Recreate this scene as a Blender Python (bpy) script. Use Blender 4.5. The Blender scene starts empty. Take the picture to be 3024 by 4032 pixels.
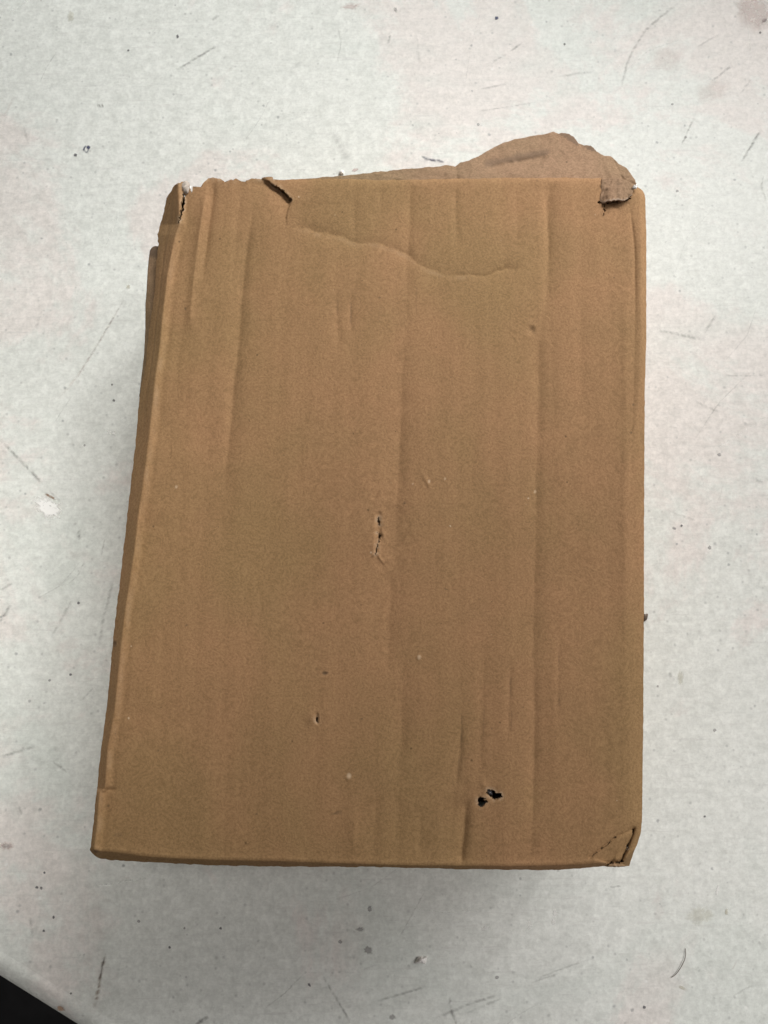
import bpy, math, random
import numpy as np
from mathutils import Vector

random.seed(7)
rng = np.random.default_rng(11)
scene = bpy.context.scene
C = scene.collection

# ------------------------------------------------------------------ camera
F = 3028.0                      # focal length in photograph pixels (3024 x 4032)
TILT = math.radians(8.0)
H = 0.11                        # height of the box
CAM = np.array([0.0, 0.0, H + 0.41])
cam_d = bpy.data.cameras.new('camera')
cam_d.sensor_fit = 'VERTICAL'; cam_d.sensor_height = 36.0; cam_d.lens = 36.0 * F / 4032.0
cam_d.clip_start = 0.01; cam_d.clip_end = 50
cam = bpy.data.objects.new('camera', cam_d); C.objects.link(cam)
cam.location = CAM; cam.rotation_euler = (TILT, 0, 0)
scene.camera = cam
scene.render.resolution_x = 768; scene.render.resolution_y = 1024

# ------------------------------------------------------------------ light (one ceiling lamp, plus added spots that shape the brightness)
world = bpy.data.worlds.new('World'); scene.world = world; world.use_nodes = True
bg = world.node_tree.nodes['Background']
bg.inputs[0].default_value = (1.0, 0.95, 0.91, 1); bg.inputs[1].default_value = 0.15

def area(name, loc, target, sx, sy, power, col):
    l = bpy.data.lights.new(name, 'AREA'); l.shape = 'RECTANGLE'; l.size = sx; l.size_y = sy
    l.energy = power; l.color = col
    o = bpy.data.objects.new(name, l); C.objects.link(o); o.location = loc
    d = Vector(target) - Vector(loc)
    o.rotation_euler = d.to_track_quat('-Z', 'Y').to_euler()
    return o
def spot(name, loc, target, cone, power, col):
    l = bpy.data.lights.new(name, 'SPOT'); l.energy = power; l.color = col; l.shadow_soft_size = 0.2
    l.spot_size = math.radians(cone); l.spot_blend = 1.0
    o = bpy.data.objects.new(name, l); C.objects.link(o); o.location = loc
    o.rotation_euler = (Vector(target) - Vector(loc)).to_track_quat('-Z', 'Y').to_euler()
    return o
area('ceiling_lamp', (1.03, 0.60, 0.64), (0, 0, 0), 0.45, 0.45, 5.6, (1.0, 0.985, 0.96))
spot('added_spot', (0.25, 1.20, 0.90), (-0.30, 0.34, 0), 43, 56, (1.0, 1.0, 0.97))  # added spot, no such lamp known: lifts the far left
spot('added_spot', (0.25, 1.20, 0.90), (0.28, 0.10, 0), 29, 27, (1.0, 0.985, 0.96))  # added spot: lifts the table right of the box
spot('added_spot', (0.70, 1.00, 0.90), (0.12, 0.265, 0.1), 25, 64, (1.0, 0.985, 0.96))  # added spot: brightens the far right of the box top
spot('added_spot', (-0.22, 0.35, 1.40), (-0.36, -0.005, 0), 21.5, 62, (1.0, 0.96, 0.90))  # added spot: brightens the table left of the box
spot('added_spot', (0.90, -0.10, 1.10), (0.22, -0.25, 0), 29, 34, (1.0, 0.95, 0.925))  # added spot: brightens the table at the near right

vs = scene.view_settings
vs.view_transform = 'Standard'; vs.look = 'None'; vs.gamma = 1.0; vs.use_curve_mapping = False; vs.exposure = 0.06

# ------------------------------------------------------------------ helpers
st_, ct_ = math.sin(TILT), math.cos(TILT)
def P(u, v, z):
    """point of the place at height z that the photograph shows at pixel (u, v)"""
    u = np.asarray(u, float); v = np.asarray(v, float); z = np.asarray(z, float)
    a = (u - 1512.0) / F; b = (v - 2016.0) / F
    dx = a; dy = st_ - b * ct_; dz = -ct_ - b * st_
    t = (z - CAM[2]) / dz
    return np.stack(np.broadcast_arrays(CAM[0] + t * dx, CAM[1] + t * dy, z), -1)

def smooth(x):
    x = np.clip(x, 0, 1); return x * x * (3 - 2 * x)

def vnoise(x, y, seed):
    r = np.random.default_rng(seed).random((256, 256))
    xi = np.floor(x).astype(int); yi = np.floor(y).astype(int)
    fx = smooth(x - xi); fy = smooth(y - yi)
    g = lambda i, j: r[i % 256, j % 256]
    return ((g(xi, yi) * (1 - fx) + g(xi + 1, yi) * fx) * (1 - fy)
            + (g(xi, yi + 1) * (1 - fx) + g(xi + 1, yi + 1) * fx) * fy) * 2 - 1

def fbm(x, y, seed, oct=4):
    s = 0; a = 1.0
    for k in range(oct):
        s = s + a * vnoise(x * 2 ** k + 17.3 * k, y * 2 ** k + 5.1 * k, seed + k); a *= 0.5
    return s

def make_mesh(name, verts, faces, mat, parent=None, smooth_shade=True, attrs=None, origin=None):
    me = bpy.data.meshes.new(name)
    v = np.asarray(verts, float)
    if origin is not None: v = v - np.asarray(origin)
    me.from_pydata(v.tolist() if len(v) < 5000 else [], [], faces if len(v) < 5000 else [])
    if len(v) >= 5000:
        fa = np.asarray(faces, dtype=np.int32)
        me.vertices.add(len(v)); me.vertices.foreach_set('co', v.astype(np.float32).ravel())
        n = fa.shape[1]
        me.loops.add(fa.size); me.loops.foreach_set('vertex_index', fa.ravel())
        me.polygons.add(len(fa)); me.polygons.foreach_set('loop_start', np.arange(0, fa.size, n, dtype=np.int32))
        me.polygons.foreach_set('loop_total', np.full(len(fa), n, dtype=np.int32))
        me.update(calc_edges=True); me.validate()
    if smooth_shade:
        me.polygons.foreach_set('use_smooth', np.ones(len(me.polygons), dtype=bool))
    for k, a in (attrs or {}).items():
        at = me.attributes.new(k, 'FLOAT', 'POINT'); at.data.foreach_set('value', np.asarray(a, np.float32))
    me.materials.append(mat)
    o = bpy.data.objects.new(name, me); C.objects.link(o)
    if parent is not None:
        o.parent = parent
    elif origin is not None:
        o.location = origin
    return o

def tag(o, label, cat, group=None):
    o['label'] = label; o['category'] = cat
    if group: o['group'] = group
    return o

def empty(name, loc):
    o = bpy.data.objects.new(name, None); C.objects.link(o); o.location = loc; o.empty_display_size = 0.03
    return o

def grid_faces(ns, nt):
    i, j = np.meshgrid(np.arange(ns - 1), np.arange(nt - 1), indexing='xy')
    a = (j * ns + i).ravel()
    return np.stack([a, a + 1, a + 1 + ns, a + ns], -1)

def inside(px, py, poly):
    c = np.zeros(px.shape, bool); n = len(poly)
    for k in range(n):
        x0, y0 = poly[k]; x1, y1 = poly[(k + 1) % n]
        if y0 == y1: continue
        m = ((y0 > py) != (y1 > py)) & (px < (x1 - x0) * (py - y0) / (y1 - y0) + x0)
        c ^= m
    return c

def seg_dist(px, py, pts):
    d = np.full(px.shape, 1e9); par = np.zeros(px.shape)
    L = [0]
    for k in range(len(pts) - 1): L.append(L[-1] + math.dist(pts[k], pts[k + 1]))
    for k in range(len(pts) - 1):
        x0, y0 = pts[k]; x1, y1 = pts[k + 1]
        l2 = (x1 - x0) ** 2 + (y1 - y0) ** 2
        t = np.clip(((px - x0) * (x1 - x0) + (py - y0) * (y1 - y0)) / l2, 0, 1)
        dd = np.hypot(px - x0 - t * (x1 - x0), py - y0 - t * (y1 - y0))
        m = dd < d; d = np.where(m, dd, d); par = np.where(m, (L[k] + t * (L[k + 1] - L[k])) / L[-1], par)
    return d, par

def resample(pts, n):
    p = np.asarray(pts, float)
    L = np.concatenate([[0], np.cumsum(np.hypot(*np.diff(p, axis=0).T))]); s = np.linspace(0, L[-1], n)
    return np.stack([np.interp(s, L, p[:, 0]), np.interp(s, L, p[:, 1])], -1)

# ------------------------------------------------------------------ materials
class NT:
    def __init__(self, name):
        self.m = bpy.data.materials.new(name); self.m.use_nodes = True
        self.t = self.m.node_tree; self.b = self.t.nodes['Principled BSDF']; self.out = self.t.nodes['Material Output']
    def n(self, typ, **kw):
        x = self.t.nodes.new(typ)
        for k, v in kw.items(): setattr(x, k, v)
        return x
    def link(self, a, b): self.t.links.new(a, b)
    def set(self, sock, val):
        if isinstance(val, bpy.types.NodeSocket): self.link(val, sock)
        else: sock.default_value = val
    def pos(self, scale=(1, 1, 1), rot=(0, 0, 0)):
        c = self.n('ShaderNodeTexCoord'); mp = self.n('ShaderNodeMapping')
        mp.inputs['Scale'].default_value = scale; mp.inputs['Rotation'].default_value = rot
        self.link(c.outputs['Object'], mp.inputs['Vector']); return mp.outputs[0]
    def noise(self, scale, detail=3, rough=0.5, vec=None, dist=0.0):
        x = self.n('ShaderNodeTexNoise'); x.inputs['Scale'].default_value = scale
        x.inputs['Detail'].default_value = detail; x.inputs['Roughness'].default_value = rough
        x.inputs['Distortion'].default_value = dist
        self.link(vec if vec is not None else self.pos(), x.inputs['Vector']); return x.outputs[0]
    def ramp(self, fac, a, b, lo=0.0, hi=1.0):
        x = self.n('ShaderNodeMapRange'); x.interpolation_type = 'SMOOTHSTEP'
        self.set(x.inputs[0], fac)
        x.inputs[1].default_value = a; x.inputs[2].default_value = b; x.inputs[3].default_value = lo; x.inputs[4].default_value = hi
        return x.outputs[0]
    def math(self, op, a, b=0.0, clamp=False):
        x = self.n('ShaderNodeMath', operation=op, use_clamp=clamp); self.set(x.inputs[0], a); self.set(x.inputs[1], b); return x.outputs[0]
    def mix(self, fac, a, b, mode='MIX'):
        x = self.n('ShaderNodeMix', data_type='RGBA', blend_type=mode)
        self.set(x.inputs[0], fac)
        for s, v in ((x.inputs[6], a), (x.inputs[7], b)):
            self.set(s, v if isinstance(v, bpy.types.NodeSocket) else (*v, 1))
        return x.outputs[2]
    def attr(self, name):
        x = self.n('ShaderNodeAttribute'); x.attribute_name = name; return x.outputs['Fac']
    def dots(self, scale, size, keep, soft=0.5, offs=0.0):
        """scattered specks: 1 inside a speck"""
        x = self.n('ShaderNodeTexVoronoi'); x.inputs['Scale'].default_value = scale
        x.inputs['Randomness'].default_value = 1.0
        mp = self.n('ShaderNodeMapping'); mp.inputs['Location'].default_value = (offs, offs * .7, 0)
        nz = self.n('ShaderNodeTexNoise'); nz.inputs['Scale'].default_value = scale * 5
        self.link(self.pos(), nz.inputs['Vector'])
        ad = self.n('ShaderNodeVectorMath', operation='MULTIPLY_ADD')
        self.link(nz.outputs['Color'], ad.inputs[0]); ad.inputs[1].default_value = (0.12 / scale,) * 3
        self.link(self.pos(), ad.inputs[2]); self.link(ad.outputs[0], mp.inputs['Vector']); self.link(mp.outputs[0], x.inputs['Vector'])
        sep = self.n('ShaderNodeSeparateColor'); self.link(x.outputs['Color'], sep.inputs[0])
        r = self.math('MULTIPLY', self.ramp(sep.outputs[0], 1 - keep, 1.0, 0.0, 1.0), size)
        d = self.math('SUBTRACT', r, x.outputs['Distance'])
        return self.ramp(d, -size * 0.02, size * soft)

def mat_cardboard(name, tone=(1, 1, 1), sat=1.0):
    k = NT(name)
    col = k.mix(k.ramp(k.noise(13, 3, 0.55, k.pos((1, 0.7, 1))), 0.34, 0.66), (0.366, 0.208, 0.104), (0.312, 0.194, 0.089))
    col = k.mix(k.ramp(k.noise(45, 4, 0.6), 0.3, 0.7, 0, 0.35), col, (0.30, 0.184, 0.088))
    # fibres, in two directions
    w1 = k.n('ShaderNodeTexNoise'); w1.inputs['Scale'].default_value = 60; k.link(k.pos(), w1.inputs['Vector'])
    va = k.n('ShaderNodeVectorMath', operation='MULTIPLY_ADD'); k.link(w1.outputs['Color'], va.inputs[0]); va.inputs[1].default_value = (0.03, 0.03, 0.0); k.link(k.pos(), va.inputs[2])
    def fib(sc, rot):
        mp = k.n('ShaderNodeMapping'); mp.inputs['Scale'].default_value = sc; mp.inputs['Rotation'].default_value = rot
        k.link(va.outputs[0], mp.inputs['Vector']); return k.noise(1.0, 3, 0.7, mp.outputs[0])
    f1 = fib((850, 300, 400), (0, 0, 0.75)); f2 = fib((300, 700, 400), (0, 0, 0.45)); f3 = k.noise(800, 3, 0.75)
    g = k.math('ADD', k.math('ADD', k.math('MULTIPLY', f1, 0.8), k.math('MULTIPLY', f2, 0.7)), k.math('MULTIPLY', f3, 1.5))
    col = k.mix(1.0, col, k.mix(k.ramp(g, 1.05, 1.95), (0.79, 0.78, 0.76), (1.20, 1.20, 1.22)), 'MULTIPLY')
    # faint bands along the flutes
    fl = k.noise(1.0, 2, 0.5, k.pos((170, 7, 30), (0, 0, 0.03)))
    col = k.mix(1.0, col, k.mix(k.ramp(fl, 0.3, 0.7), (0.965, 0.96, 0.955), (1.03, 1.03, 1.03)), 'MULTIPLY')
    col = k.mix(k.math('MULTIPLY', k.dots(130, 0.10, 0.35), 0.6), col, (0.075, 0.045, 0.025))
    col = k.mix(k.math('MULTIPLY', k.dots(260, 0.12, 0.25, offs=3.1), 0.6), col, (0.12, 0.07, 0.04))
    col = k.mix(k.math('MULTIPLY', k.dots(95, 0.065, 0.25, offs=7.7), 0.6), col, (0.70, 0.56, 0.40))
    col = k.mix(k.math('MULTIPLY', k.attr('stain'), 0.9), col, (0.12, 0.075, 0.045))  # real stains, and the shade streak painted on the end flap
    col = k.mix(k.math('MULTIPLY', k.attr('fray'), 0.8), col, (0.60, 0.44, 0.29))
    if tone != (1, 1, 1): col = k.mix(1.0, col, tone, 'MULTIPLY')
    k.link(col, k.b.inputs['Base Color'])
    k.b.inputs['Roughness'].default_value = 0.82; k.b.inputs['Specular IOR Level'].default_value = 0.22
    bp = k.n('ShaderNodeBump'); bp.inputs['Strength'].default_value = 0.35; bp.inputs['Distance'].default_value = 0.00025
    k.link(k.math('ADD', g, k.noise(420, 4, 0.7)), bp.inputs['Height']); k.link(bp.outputs[0], k.b.inputs['Normal'])
    return k.m

def mat_plain(name, col, rough=0.8, nscale=300, var=0.2, spec=0.3):
    k = NT(name)
    a = tuple(c * (1 - var) for c in col); b = tuple(min(1, c * (1 + var)) for c in col)
    k.link(k.mix(k.ramp(k.noise(nscale, 4, 0.6), 0.3, 0.7), a, b), k.b.inputs['Base Color'])
    k.b.inputs['Roughness'].default_value = rough; k.b.inputs['Specular IOR Level'].default_value = spec
    return k.m

def mat_table():
    k = NT('scuffed_laminate')
    # big pinkish and greenish clouds of grime
    cl = k.noise(6.0, 7, 0.66, dist=0.4); cl2 = k.noise(4.0, 4, 0.62, k.pos((1, 1, 1), (0.4, 0.2, 1.0)), 0.8)
    col = k.mix(k.ramp(cl, 0.50, 0.58, 0, 0.7), (0.765, 0.785, 0.75), (0.775, 0.715, 0.685))
    col = k.mix(k.ramp(cl2, 0.52, 0.68, 0, 0.6), col, (0.69, 0.735, 0.695))
    # mottled print, a few millimetres
    m1 = k.noise(130, 5, 0.68, dist=0.3); m2 = k.noise(380, 4, 0.75)
    col = k.mix(1.0, col, k.mix(k.ramp(m1, 0.30, 0.70), (0.915, 0.92, 0.915), (1.05, 1.05, 1.05)), 'MULTIPLY')
    col = k.mix(1.0, col, k.mix(k.ramp(m2, 0.25, 0.75), (0.895, 0.895, 0.895), (1.06, 1.06, 1.06)), 'MULTIPLY')
    vo = k.n('ShaderNodeTexVoronoi'); vo.inputs['Scale'].default_value = 420; k.link(k.pos(), vo.inputs['Vector'])
    sp = k.n('ShaderNodeSeparateColor'); k.link(vo.outputs['Color'], sp.inputs[0])
    col = k.mix(1.0, col, k.mix(sp.outputs[1], (0.97, 0.97, 0.97), (1.03, 1.03, 1.03)), 'MULTIPLY')
    fl1 = k.noise(1.0, 4, 0.75, k.pos((120, 300, 1), (0, 0, -0.6)), 0.6); fl2 = k.noise(1.0, 4, 0.75, k.pos((280, 110, 1), (0, 0, -0.35)), 0.6)
    col = k.mix(1.0, col, k.mix(k.ramp(fl1, 0.34, 0.60), (0.945, 0.945, 0.94), (1.02, 1.02, 1.02)), 'MULTIPLY')
    col = k.mix(1.0, col, k.mix(k.ramp(fl2, 0.40, 0.66), (0.985, 0.985, 0.985), (1.035, 1.035, 1.035)), 'MULTIPLY')
    # fine scuff lines in two directions
    s1 = k.noise(1.0, 4, 0.7, k.pos((25, 380, 1), (0, 0, -0.8))); s2 = k.noise(1.0, 4, 0.7, k.pos((22, 300, 1), (0, 0, -1.15)))
    col = k.mix(k.ramp(s1, 0.58, 0.72, 0, 0.32), col, (0.52, 0.52, 0.50))
    col = k.mix(k.ramp(s2, 0.60, 0.74, 0, 0.28), col, (0.54, 0.52, 0.50))
    # specks
    col = k.mix(k.math('MULTIPLY', k.dots(230, 0.36, 0.45, 0.9), 0.5), col, (0.34, 0.35, 0.34))
    col = k.mix(k.math('MULTIPLY', k.dots(90, 0.14, 0.55, 0.7, 2.3), 0.55), col, (0.20, 0.21, 0.22))
    col = k.mix(k.math('MULTIPLY', k.dots(45, 0.07, 0.35, 0.6, 5.1), 0.7), col, (0.11, 0.11, 0.12))
    col = k.mix(k.math('MULTIPLY', k.dots(130, 0.22, 0.3, 0.8, 9.3), 0.5), col, (0.90, 0.91, 0.89))
    k.link(col, k.b.inputs['Base Color'])
    k.b.inputs['Specular IOR Level'].default_value = 0.35
    k.link(k.ramp(m1, 0.3, 0.7, 0.42, 0.6), k.b.inputs['Roughness'])
    bp = k.n('ShaderNodeBump'); bp.inputs['Strength'].default_value = 0.12; bp.inputs['Distance'].default_value = 0.0003
    k.link(m1, bp.inputs['Height']); k.link(bp.outputs[0], k.b.inputs['Normal'])
    return k.m

def mat_mark(name, col):
    """a mark worn into or smeared on the table: fades out at its edges"""
    k = NT(name)
    k.b.inputs['Base Color'].default_value = (*col, 1); k.b.inputs['Roughness'].default_value = 0.7
    nz = k.ramp(k.noise(300, 3, 0.6), 0.22, 0.55, 0.25, 1.0)
    k.link(k.math('MULTIPLY', k.attr('cover'), nz, True), k.b.inputs['Alpha'])
    return k.m

M_CARD = mat_cardboard('kraft_cardboard')
M_LINER = mat_cardboard('kraft_inner_liner', (0.82, 0.91, 1.12))
M_RIM = mat_plain('torn_board_edge', (0.30, 0.19, 0.10), 0.95, 900, 0.35)
M_TABLE = mat_table()
M_FLOOR = mat_plain('unlit_black_floor', (0.012, 0.012, 0.013), 0.9, 20, 0.3)  # lack of light below the table, put into a near-black colour
M_STEEL = mat_plain('table_leg_metal', (0.12, 0.12, 0.125), 0.5, 40, 0.1)

# ------------------------------------------------------------------ the setting: floor and table
fl = make_mesh('floor', [(-4, -4, -0.74), (4, -4, -0.74), (4, 4, -0.74), (-4, 4, -0.74)], [(0, 1, 2, 3)], M_FLOOR)
fl['kind'] = 'structure'

A = P(0, 3774, 0); B = P(391, 4018, 0)
e = (B - A); e[2] = 0; e /= np.linalg.norm(e)
nrm = np.array([-e[1], e[0], 0.0])                      # to the inside of the table
if nrm[1] < 0: nrm = -nrm
mid = A + e * 0.15
TW, TD = 2.2, 1.25
ctr = mid + nrm * TD / 2 + e * 0.25
table = empty('table', (ctr[0], ctr[1], -0.74))
tag(table, 'white scuffed laminate table with a moulded lip under the cardboard box', 'table')
ang = math.atan2(e[1], e[0])
prof = [(-0.6, 0.0), (-0.004, 0.0), (-0.0025, 0.0004), (0.0, 0.0007), (0.0020, 0.0003), (0.0045, -0.0008), (0.0085, -0.003), (0.0118, -0.006),
        (0.0138, -0.0095), (0.0142, -0.014), (0.0138, -0.032), (0.010, -0.034), (-0.03, -0.034), (-0.6, -0.034)]
def rrect(hw, hd, r, n=10):
    pts = []
    for cx, cy, a0 in ((hw - r, hd - r, 0), (-hw + r, hd - r, 90), (-hw + r, -hd + r, 180), (hw - r, -hd + r, 270)):
        for k in range(n + 1):
            a = math.radians(a0 + 90 * k / n); pts.append((cx + r * math.cos(a), cy + r * math.sin(a)))
    return pts
verts, faces = [], []
base_ring = rrect(TW / 2, TD / 2, 0.06)
nr = len(base_ring); ca, sa = math.cos(ang), math.sin(ang)
rings = [p for p in prof[1:-1]]
for off, z in rings:
    for x, y in rrect(TW / 2 + off, TD / 2 + off, 0.06 + off):
        verts.append((x * ca - y * sa, x * sa + y * ca, z + 0.74))
for k in range(len(rings) - 1):
    for i in range(nr):
        j = (i + 1) % nr
        faces.append((k * nr + i, k * nr + j, (k + 1) * nr + j, (k + 1) * nr + i))
faces = [tuple(reversed(f)) for f in faces]
faces.append(tuple(range(nr))); faces.append(tuple(reversed(range((len(rings) - 1) * nr, len(rings) * nr))))
top = make_mesh('table_top', verts, faces, M_TABLE, table)
for p in top.data.polygons:
    if len(p.vertices) > 4: p.use_smooth = False
for sx in (-1, 1):
    for sy in (-1, 1):
        x, y = sx * (TW / 2 - 0.12), sy * (TD / 2 - 0.12); w = 0.02
        cx, cy = x * ca - y * sa, x * sa + y * ca
        v = [(cx + a * w, cy + b * w, z) for z in (0, 0.708) for a, b in ((-1, -1), (1, -1), (1, 1), (-1, 1))]
        make_mesh('leg', v, [(0, 3, 2, 1), (4, 5, 6, 7), (0, 1, 5, 4), (1, 2, 6, 5), (2, 3, 7, 6), (3, 0, 4, 7)], M_STEEL, table, False)

T0 = np.array(table.location)
# marks worn into the table top (parts of the table)
M_GREY = mat_mark('scratch_grey', (0.40, 0.40, 0.39)); M_DARK = mat_mark('scratch_dark', (0.16, 0.16, 0.165))
M_PINK = mat_mark('smear_pink', (0.66, 0.54, 0.51)); M_BLUE = mat_mark('ink_blue', (0.07, 0.08, 0.14))
M_BROWN = mat_mark('smear_brown', (0.33, 0.22, 0.15)); M_WHITE = mat_mark('scuff_white', (0.92, 0.92, 0.90)); M_OLIVE = mat_mark('smear_olive', (0.60, 0.58, 0.48))
zlift = [0.00005]
def ribbon(name, pts, w, strength, mat, jit=1.5, z0=0.0):
    """a scratch: pts in photograph pixels, w its width in pixels"""
    n = max(6, int(sum(math.dist(pts[k], pts[k + 1]) for k in range(len(pts) - 1)) / 9))
    p = resample(pts, n)
    for _ in range(2):
        p[1:-1] = (p[:-2] + 2 * p[1:-1] + p[2:]) / 4
    p += rng.normal(0, jit * 0.35, p.shape)
    t = np.gradient(p, axis=0); t /= np.linalg.norm(t, axis=1)[:, None] + 1e-9
    nn = np.stack([-t[:, 1], t[:, 0]], -1)
    s = np.linspace(0, 1, n); fade = np.minimum(1, np.minimum(s, 1 - s) * 5 + 0.05) * np.clip(0.7 + 0.5 * rng.normal(0, .6, n), 0.15, 1.0)
    zlift[0] += 0.0000012
    V = []; cov = []
    for q, c in ((-1, 0), (0, 1), (1, 0)):
        pp = p + nn * q * w * (0.75 + 0.5 * rng.random((n, 1)))
        V.append(P(pp[:, 0], pp[:, 1], z0 + zlift[0])); cov.append(fade * c * strength)
    V = np.concatenate(V); F_ = []
    for r in range(2):
        for i in range(n - 1):
            F_.append((r * n + i, r * n + i + 1, (r + 1) * n + i + 1, (r + 1) * n + i))
    return make_mesh(name, V - T0, F_, mat, table, True, {'cover': np.concatenate(cov)})
def blotch(name, cx, cy, rx, ry, strength, mat, rot=0.0, seed=0):
    r = np.random.default_rng(seed + int(cx * 3 + cy)); zlift[0] += 0.0000012
    n = 22; V = [(cx, cy)]; cov = [strength]
    for k, (rad, c) in enumerate(((0.55, strength * 0.9), (1.0, 0.0))):
        for i in range(n):
            a = 2 * math.pi * i / n; q = rad * (0.75 + 0.5 * r.random())
            x, y = rx * q * math.cos(a), ry * q * math.sin(a)
            V.append((cx + x * math.cos(rot) - y * math.sin(rot), cy + x * math.sin(rot) + y * math.cos(rot))); cov.append(c)
    V = np.array(V); F_ = [(0, 1 + i, 1 + (i + 1) % n) for i in range(n)]
    F_ += [(1 + i, 1 + n + i, 1 + n + (i + 1) % n, 1 + (i + 1) % n) for i in range(n)]
    return make_mesh(name, P(V[:, 0], V[:, 1], zlift[0]) - T0, F_, mat, table, True, {'cover': cov})

SCR = [  # points, width, strength, material
 ([(868,172),(790,218),(693,277)], 5, 1.0, M_GREY), ([(862,58),(826,87)], 6, .7, M_GREY), ([(380,416),(410,416)], 6, 1.3, M_GREY),
 ([(1997,211),(1960,232),(1922,259)], 5, .7, M_GREY), ([(1892,350),(1995,331)], 4, .55, M_GREY), ([(1536,136),(1527,175)], 5, .7, M_GREY),
 ([(1307,512),(1345,590),(1368,640)], 14, .4, M_GREY), ([(1657,615),(1693,630),(1750,637)], 5, 1.3, M_BLUE),
 ([(2679,6),(2611,59),(2543,117),(2500,185),(2469,247),(2444,358)], 5, .65, M_GREY), ([(2068,160),(2006,204)], 4, .7, M_GREY),
 ([(2340,281),(2270,290),(2204,302)], 5, .5, M_GREY), ([(2883,256),(2802,321)], 5, .6, M_GREY), ([(2735,457),(2682,577)], 4, .65, M_GREY),
 ([(2997,506),(2960,570),(2920,639)], 5, 1.0, M_GREY), ([(2960,308),(2920,365)], 4, .5, M_GREY), ([(2833,133),(2735,191)], 4, .45, M_GREY),
 ([(488,1179),(380,1364),(304,1483),(222,1580)], 4, .55, M_PINK), ([(488,1179),(380,1364),(304,1483)], 3, .5, M_GREY),
 ([(0,1732),(65,1798),(179,1917)], 6, .85, M_GREY), ([(190,1930),(240,1976)], 5, .5, M_GREY), ([(309,2085),(314,2127)], 6, .9, M_GREY),
 ([(420,1700),(458,1708)], 8, 1.4, M_WHITE), ([(0,2325),(49,2295)], 5, .7, M_GREY), ([(41,2379),(0,2450)], 6, .9, M_GREY),
 ([(450,2270),(407,2433),(388,2553)], 6, .55, M_GREY), ([(282,2363),(200,2515)], 6, .5, M_GREY), ([(0,2981),(147,2935)], 6, .7, M_GREY),
 ([(206,2998),(266,3041)], 5, .6, M_GREY), ([(75,3175),(87,3210)], 5, .6, M_GREY), ([(374,2700),(320,2760)], 4, .4, M_GREY),
 ([(415,3753),(401,3812),(388,3888),(372,3970)], 7, 1.0, M_BROWN), ([(415,3753),(401,3812),(388,3888)], 4, .8, M_DARK), ([(819,4000),(770,4036)], 7, 1.1, M_DARK),
 ([(117,3612),(130,3693)], 6, .6, M_GREY), ([(1272,3846),(1320,3924),(1381,4027)], 5, .85, M_GREY),
 ([(1483,3942),(1610,3906),(1682,3882)], 5, .7, M_GREY), ([(1770,3924),(1773,3973),(1800,4036)], 6, 1.2, M_GREY),
 ([(1700,4015),(1863,3948),(1977,3912)], 6, .7, M_GREY), ([(1820,3996),(1977,3930)], 5, .5, M_GREY), ([(2092,3870),(2195,3834)], 5, .5, M_GREY),
 ([(2100,3857),(2250,3801),(2340,3773)], 4, .5, M_GREY), ([(2400,3495),(2445,3487)], 4, .7, M_GREY), ([(2584,1301),(2655,1312),(2736,1331),(2780,1336)], 6, .65, M_GREY),
 ([(2818,1239),(2774,1315)], 6, .55, M_GREY), ([(2726,1575),(2834,1624)], 5, .4, M_GREY), ([(2960,1880),(3010,1905)], 7, .6, M_GREY),
 ([(2625,2010),(2742,2050)], 5, .4, M_GREY), ([(2902,3779),(2885,3818)], 4, .6, M_BROWN), ([(3005,690),(2998,740),(3018,790)], 4, .6, M_GREY),
 ([(170,1210),(140,1300)], 5, .3, M_GREY), ([(2960,3880),(2880,3925)], 4, .4, M_GREY), ([(55,380),(10,470)], 5, .35, M_PINK), ([(90,490),(110,560)], 5, .35, M_GREY),
 ([(2840,1480),(3024,1478)], 4, .4, M_GREY), ([(2630,2650),(2660,2680)], 7, .6, M_GREY), ([(1640,140),(1655,260),(1600,330)], 6, .2, M_GREY), ([(1180,240),(1130,300)], 8, .35, M_GREY),
]
for pts, w, s, m in SCR: ribbon('scratch', pts, w * 1.45, s * 0.62, m)
for k in range(60):                                       # faint hairline scratches all over
    x, y = random.uniform(-60, 3080), random.uniform(-60, 4080)
    if 560 < x < 2480 and 760 < y < 3330: continue
    a = random.gauss(-0.85, 0.5); L = random.uniform(30, 190); c = random.uniform(-.25, .25)
    if y > 3650 and x < 550: continue
    ribbon('scratch', [(x, y), (x + L * math.cos(a), y + L * math.sin(a)), (x + 2 * L * math.cos(a + c), y + 2 * L * math.sin(a + c))],
           random.uniform(2.5, 5), random.uniform(.1, .32), random.choice((M_GREY, M_GREY, M_GREY, M_WHITE)))
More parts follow.
